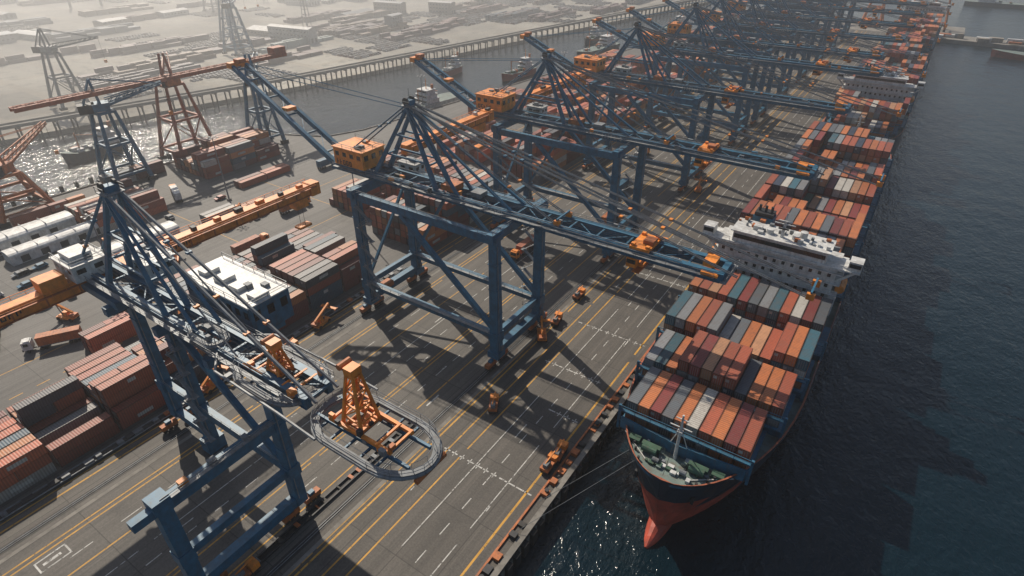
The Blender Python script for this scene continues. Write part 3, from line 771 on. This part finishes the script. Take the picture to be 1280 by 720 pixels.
for a in ((-96,150,math.pi),(-82,190,0),(-91,215,math.pi),(-100,260,0),(-84,300,0),(-176,60,.1),(-176,100,0),(-190,130,0),(-240,110,1.2),(-215,170,0),(-174,36,2.6,True,'white'),(-190,28,1.2,False,'white')): truck(*a)
for k in range(26):
    car(-196-R.randint(0,3)*9,R.uniform(20,120),R.choice((0,math.pi,1.57)),R.choice(['white','grey','dark','hullred','blue2']))

b=MB(); b.bx(-123.3,-122.3,-60,120,.05,.7,'dark')
y=-58
while y<118: b.box((-122.8,y,.9),(1.3,R.uniform(.6,2.2),R.uniform(.3,.8)),R.choice(['grey','orange_d','steel','dark'])); y+=R.uniform(1.5,5)
for x in (-122.0,-123.9): b.tube((x,-60,.6),(x,120,.6),.16,'steel')
b.obj('cable_trench_equipment')
b=MB(); 
for x in (-73.2,-74.6): b.bx(x,x+.3,-40,70,.05,.5,'dark')
b.bx(-74.3,-73.2,-40,70,.02,.06,'rail')
y=-40
while y<68: b.box((-73.8,y,.4),(1.3,R.uniform(.3,.9),.25),R.choice(['dark','grey','rail','orange_d'])); y+=R.uniform(1.8,5)
b.obj('cable_trench_equipment')
def mast(x,y,h=26):
    b=MB(); b.tube((0,0,0),(0,0,h),.32,'steel',8,.16); b.box((0,0,.4),(1.4,1.4,.8),'concrete')
    for k in range(6):
        a=k*math.pi/3; b.beam((0,0,h),(math.cos(a)*1.7,math.sin(a)*1.7,h),.12,.12,'steel'); b.box((math.cos(a)*1.8,math.sin(a)*1.8,h-.1),(.7,.5,.25),'white')
    o=b.obj('light_mast'); o.location=(x,y,0)
for a in ((-154,130),(-186,60),(-186,200),(-154,202),(-219,120),(-154,335),(-186,334),(-219,240)): mast(*a)

# ---------------------------------------------------------------- canal cranes and vessels
def portal(x,y,ht,mat,armL,armdir,gir=None,name='portal_crane',w=9):
    b=MB(); 
    for sx in (-1,1):
        for sy in (-1,1):
            b.beam((sx*w,sy*w,1.4),(sx*w*.45,sy*w*.45,ht),1.5,1.5,mat,1.0,1.0); b.box((sx*w,sy*w,.8),(2,3.6,1.6),'dark')
    for t in (.12,.55,1.0):
        g=w*(1-.55*t); z=1.4+(ht-1.4)*t
        for s in (-1,1):
            b.beam((-g,s*g,z),(g,s*g,z),.8,1.0,mat); b.beam((s*g,-g,z),(s*g,g,z),.8,1.0,mat)
            if t in (.12,):
                g2=w*(1-.55*(t+.43)); z2=1.4+(ht-1.4)*(t+.43)
                b.beam((-g,s*g,z),(g2,s*g2,z2),.4,.4,mat); b.beam((s*g,g,z),(s*g2,-g2,z2),.4,.4,mat)
    ca,sa=math.cos(armdir),math.sin(armdir)
    P=lambda r,o,z:(ca*r-sa*o,sa*r+ca*o,z)
    b.box((0,0,ht+2.2),(6,6,3),mat,armdir); b.box(P(-5,0,ht+2),(6,5,3.4),'dark',armdir)
    hz=ht+8
    for s in (-1,1):
        b.beam(P(0,s*2,ht+3),P(-1,s*.8,ht+13),.8,.8,mat); b.beam(P(-6,s*2,ht+3),P(-1,s*.8,ht+13),.6,.6,mat)
        b.beam(P(2,s*1.8,ht+2.5),P(armL,s*.8,hz),.8,1.0,mat,.5,.5); b.beam(P(2,s*1.8,ht+4.8),P(armL,s*.8,hz+.8),.4,.4,mat)
        b.tube(P(-1,s*.8,ht+13),P(armL*.9,s*.8,hz+.6),.14,mat,5)
    n=int(armL/3.2)
    for k in range(n):
        t=k/n; r=2+(armL-2)*t; z=ht+2.5+(hz-ht-2.5)*t; r2=2+(armL-2)*(k+1)/n; z2=ht+4.8+(hz+.8-ht-4.8)*(k+1)/n
        for s in(-1,1): b.beam(P(r,s*1.6*(1-t*.5),z),P(r2,s*1.6*(1-t*.5),z2),.25,.25,mat)
        b.beam(P(r,-1.6,z),P(r,1.6,z),.3,.3,mat)
    b.tube(P(armL,0,hz),P(armL,0,hz-12),.07,'dark',4); b.box(P(armL,0,hz-12.5),(1.2,1.2,1.6),'orange')
    if gir:
        y0,y1,gz,gx=gir
        for s in (-1,1): b.beam((gx+s*1.8,y0,gz),(gx+s*1.8,y1,gz),.9,1.6,mat)
        k=y0
        while k<y1-4: b.beam((gx-1.8,k,gz+.6),(gx+1.8,k+4,gz+.6),.3,.3,mat); b.beam((gx-1.8,k,gz+.7),(gx+1.8,k,gz+.7),.3,.3,mat); k+=4
        b.rail((gx+2.6,y0,gz+.8),(gx+2.6,y1,gz+.8),mat,1.1,4); b.box((gx,y1-4,gz+2.4),(5,7,3),mat); b.box((gx,(y0+y1)/2,gz-1.8),(5,6,2.6),'orange_d')
    o=b.obj(name); o.location=(x,y,0); return o
portal(-278,140,34,'redcrane',26,2.6,(-62,58,38,6))
portal(-276,68,16,'orange_d',36,2.3,None)
portal(-274,108,30,'blue',24,1.2,None,w=7)
portal(-264,172,30,'blue',26,2.4,None,w=6)
portal(-420,150,30,'grey',30,.6,None,w=7); portal(-470,300,34,'blue',34,2.2,None,w=8); portal(-520,330,34,'blue',30,.4,None,w=8)
portal(-700,430,40,'grey',34,2.5,None,w=9); portal(-600,120,26,'redcrane',28,1.4,None,w=7)
for a in ((-60,740,30,'orange_d',26,.6),(-6,748,34,'orange_d',30,2.4),(-110,745,28,'redcrane',26,1.2)):
    portal(*a,None,w=9)

def vessel(x,y,rot,L,B,hullm,name='cargo_vessel',hs=.75,orange=True):
    b=MB(); pr=None
    st=[0,.04,.1,.2,.35,.6,.85,.96,1.0]
    for t in st:
        w=B/2*min(1,(max(t,.001)/.25)**.55)*(1-.25*max(0,(t-.9)/.1)); yy=-L/2+t*L
        z1=2.4+1.5*max(0,1-t/.2)
        q=[(-w*.75,yy+ (1-t)*1.5,-5),(-w,yy,z1),(w,yy,z1),(w*.75,yy+(1-t)*1.5,-5)]
        if pr:
            b.quad([pr[0],pr[1],q[1],q[0]],hullm); b.quad([pr[3],q[3],q[2],pr[2]],hullm); b.quad([pr[1],pr[2],q[2],q[1]],'deck')
        pr=q
    b.quad(pr,hullm)
    yy=-L/2+hs*L
    for k in range(3):
        w=B*.42-k*.7; l=L*.08+1.5-k*.8; b.bx(-w,w,yy-l,yy+l,2.3+k*2.6,2.3+(k+1)*2.6-.1,'white'); b.bx(-w-.4,w+.4,yy-l-.4,yy+l+.4,2.3+(k+1)*2.6-.1,2.3+(k+1)*2.6,'white'); b.bx(-w+.4,w-.4,yy-l-.04,yy-l,3.3+k*2.6,4.2+k*2.6,'glass')
    b.beam((0,yy,10),(0,yy,16),.4,.4,'orange' if orange else 'white',.2,.2); b.beam((-2,yy,13.5),(2,yy,13.5),.2,.2,'white'); b.tube((B*.15,yy+3,10),(B*.15,yy+3,12.5),.8,'orange_d',8)
    for k in range(10): b.box((R.uniform(-B*.3,B*.3),R.uniform(-L*.3,L*.15),3.2),(R.uniform(1,3),R.uniform(1,4),R.uniform(1,2)),R.choice(['grey','orange_d','white','steel','green']))
    b.beam((0,-L*.2,3),(0,-L*.2,11),.5,.5,'orange_d'); b.beam((0,-L*.2,10),(B*.2,L*.1,8),.3,.3,'orange_d')
    o=b.obj(name); o.location=(x,y,-1.6); o.rotation_euler=(0,0,rot)
vessel(-246,276,-.1,46,13,'white',hs=.45); vessel(-245,372,-.1,36,9,'hullred'); vessel(-236,480,-.1,60,12,'hull'); vessel(-222,620,-.1,50,11,'hull')
vessel(-318,-10,0,40,10,'white'); vessel(-330,120,.1,30,8,'hull'); vessel(-290,350,.1,26,7,'hullred'); vessel(-262,520,.1,30,8,'hull')
vessel(95,650,-1.57,110,18,'hullred'); vessel(170,712,-1.57,70,14,'hull'); vessel(60,1010,1.5,90,16,'hull'); vessel(150,980,1.5,80,15,'hull'); vessel(-60,1180,1.2,90,16,'grey')
vessel(260,900,1.4,70,14,'hull')

b=MB(); b.prism([(-230,716),(420,668),(430,694),(20,725),(20,780),(-230,790)],-8,-.4,'concrete','concrete')
for k in range(70): 
    x=R.uniform(-210,400); y=700-(x-100)*.072+R.uniform(-6,8)+ (28 if x<0 else 0); b.box((x,y,1.2),(R.uniform(3,12),R.uniform(3,7),R.uniform(1.5,6)),R.choice(['grey','roof','white','orange_d','tan']))
b.obj('breakwater_pier')

def edge(y): 
    P=[(-385,100),(-346,263),(-262,800)]
    if y<263: (a,ya),(c,yc)=P[0],P[1]
    else: (a,ya),(c,yc)=P[1],P[2]
    return a+(c-a)*(y-ya)/(yc-ya)
b=MB(); y=-60
while y<830:
    x=edge(y)+3
    b.beam((x-3.4,y,4.8),(x+3.4,y,4.8),1.0,.9,'concrete'); 
    for s in (-2.6,2.6): b.tube((x+s,y,-5),(x+s,y,4.6),.5,'dark',8)
    x2=edge(y+8)+3
    b.beam((x,y,5.8),(x2,y+8,5.8),7,.8,'concrete'); 
    for s in (-3.3,3.3): b.beam((x+s,y,6.6),(x2+s,y+8,6.6),.25,.8,'concrete')
    y+=8
b.obj('elevated_road_viaduct')
# ---- far land
def inland(x,y): return x<edge(max(100,min(y,800)))-25 and (y<950)
cb=CB()
for f in range(300):
    x=R.uniform(-1250,-370); y=R.uniform(-50,1150)
    if f%2: x=edge(max(100,min(y,800)))-R.uniform(30,230)
    if not inland(x+30,y): continue
    nr=R.randint(2,7); nc=R.randint(5,16); kind=R.random()
    base=pick(PAL_YARD) 
    for i in range(nr):
        for j in range(nc):
            if R.random()<.12: continue
            if kind<.78:
                cl=R.choice([(.45,.45,.45,1),(.08,.08,.09,1),(.3,.3,.3,1),(.5,.5,.48,1),(.16,.07,.06,1)]); X=x+i*6.5; Y=y+j*2.7
                cb.b(X,X+4.4,Y,Y+1.8,-1,.0,cl); cb.b(X+.9,X+3.4,Y+.15,Y+1.65,.0,.5,(.06,.06,.07,1))
            else:
                X=x+i*2.9; Y=y+j*12.9; h=R.randint(1,2)
                if j>5 or not inland(X,Y+10): continue
                cb.b(X,X+2.4,Y,Y+12.2,-1,-1+h*2.6,(base[0]*.35+.09,base[1]*.5+.1,base[2]*.5+.11,1))
cb.obj('distant_parked_vehicles_and_containers')
def building(x,y,w,d,h,rot):
    b=MB(); wm=R.choice(['tan','white','grey','roof']); rm=R.choice(['roof','roofb','roof','grey','white'])
    b.bx(-w/2,w/2,-d/2,d/2,-1,h,wm); 
    b.hexa([(-w/2-.5,-d/2-.5,h),(w/2+.5,-d/2-.5,h),(w/2+.5,d/2+.5,h),(-w/2-.5,d/2+.5,h),(-w/2-.5,-.4,h+d*.1),(w/2+.5,-.4,h+d*.1),(w/2+.5,.4,h+d*.1),(-w/2-.5,.4,h+d*.1)],rm)
    k=-w/2+2
    while k<w/2-3:
        z=1.2
        while z<h-1: b.bx(k,k+2,-d/2-.05,-d/2,z,z+1.2,'glass'); b.bx(k,k+2,d/2,d/2+.05,z,z+1.2,'glass'); z+=3.4
        k+=4
    k=-d/2+2
    while k<d/2-3: b.bx(w/2,w/2+.05,k,k+2.5,-.5,min(3.2,h-1),'dark'); k+=5
    o=b.obj('warehouse_building'); o.location=(x,y,0); o.rotation_euler=(0,0,rot)
pl=0
while pl<100:
    x=R.uniform(-1300,-400); y=R.uniform(-20,1150)
    if not inland(x+40,y): continue
    building(x,y,R.uniform(10,50),R.uniform(8,22),R.choice([3,4,5,6,8,11]),.15+R.choice((0,math.pi/2))); pl+=1
for k in range(14):
    x=R.uniform(-1200,-500); y=R.uniform(250,1000); b=MB(); h=R.uniform(22,48)
    if k%2:
        b.tube((0,0,-1),(0,0,h),1.6,'concrete',12,1.0); b.tube((0,0,h*.86),(0,0,h*.93),1.3,'hullred',12)
        b.obj('chimney').location=(x,y,0)
    else:
        for s in (-1,1):
            for q in (-1,1): b.beam((s*3,q*3,-1),(s*.6,q*.6,h),.5,.5,'steel')
        for t in (.2,.4,.6,.8):
            g=3-2.4*t; z=h*t
            for s in (-1,1): b.beam((-g,s*g,z),(g,s*g,z),.3,.3,'steel'); b.beam((s*g,-g,z),(s*g,g,z),.3,.3,'steel')
        b.beam((-5,0,h*.85),(5,0,h*.85),.3,.3,'steel'); b.obj('lattice_pylon').location=(x,y,0)
for k in range(16):
    b=MB(); r=R.uniform(6,11); h=R.uniform(6,9); b.tube((0,0,-1),(0,0,h),r,'roof',28); b.tube((0,0,h),(0,0,h+1.2),r,'roof',28,r*.2)
    b.obj('storage_tank').location=(-640-(k%4)*30,60+(k//4)*30,0)

# ---------------------------------------------------------------- haze: thin over the port, thicker low mist over canal and inland
def haze(name,dens,x0,x1,y0,y1,z1,col,an):
    m=bpy.data.materials.new(name); m.use_nodes=True; nt=m.node_tree; nt.nodes.clear()
    o=N(nt,'ShaderNodeOutputMaterial'); vs=N(nt,'ShaderNodeVolumeScatter'); vs.inputs['Color'].default_value=col; vs.inputs['Density'].default_value=dens; vs.inputs['Anisotropy'].default_value=an
    nt.links.new(vs.outputs[0],o.inputs['Volume']); M[name]=m
    b=MB(); b.bx(x0,x1,y0,y1,-3.4,z1,name); b.obj('sky_haze')
haze('thin_haze',.0003,-3000,2000,-600,3000,125,(.97,.985,1,1),.5)
haze('low_mist',.0011,-2900,-262,-580,2900,62,(1,.99,.97,1),.5)

# ---------------------------------------------------------------- light & camera
d=Vector((30,-14,-29)).normalized()
sun=bpy.data.lights.new('sun','SUN'); sun.energy=5.0; sun.angle=rad(.5); sun.color=(1,.9,.76)
so=bpy.data.objects.new('sun',sun); S.collection.objects.link(so); so.rotation_euler=d.to_track_quat('-Z','Y').to_euler()
w=bpy.data.worlds.new('World'); S.world=w; w.use_nodes=True; nt=w.node_tree
bg=nt.nodes.get('Background') or N(nt,'ShaderNodeBackground')
sky=N(nt,'ShaderNodeTexSky',sky_type='NISHITA'); sky.sun_disc=False
sd=-d; sky.sun_elevation=math.asin(sd.z); sky.sun_rotation=math.atan2(sd.x,sd.y)
sky.air_density=1; sky.dust_density=1.5
nt.links.new(sky.outputs[0],bg.inputs['Color']); bg.inputs['Strength'].default_value=.085
cam=bpy.data.cameras.new('camera'); co=bpy.data.objects.new('camera',cam); S.collection.objects.link(co)
co.location=(0,0,100); co.rotation_euler=(rad(90-32.7),0,rad(33.9)); cam.lens=36*740/1280; cam.sensor_width=36; cam.clip_end=12000; cam.clip_start=.5
S.camera=co
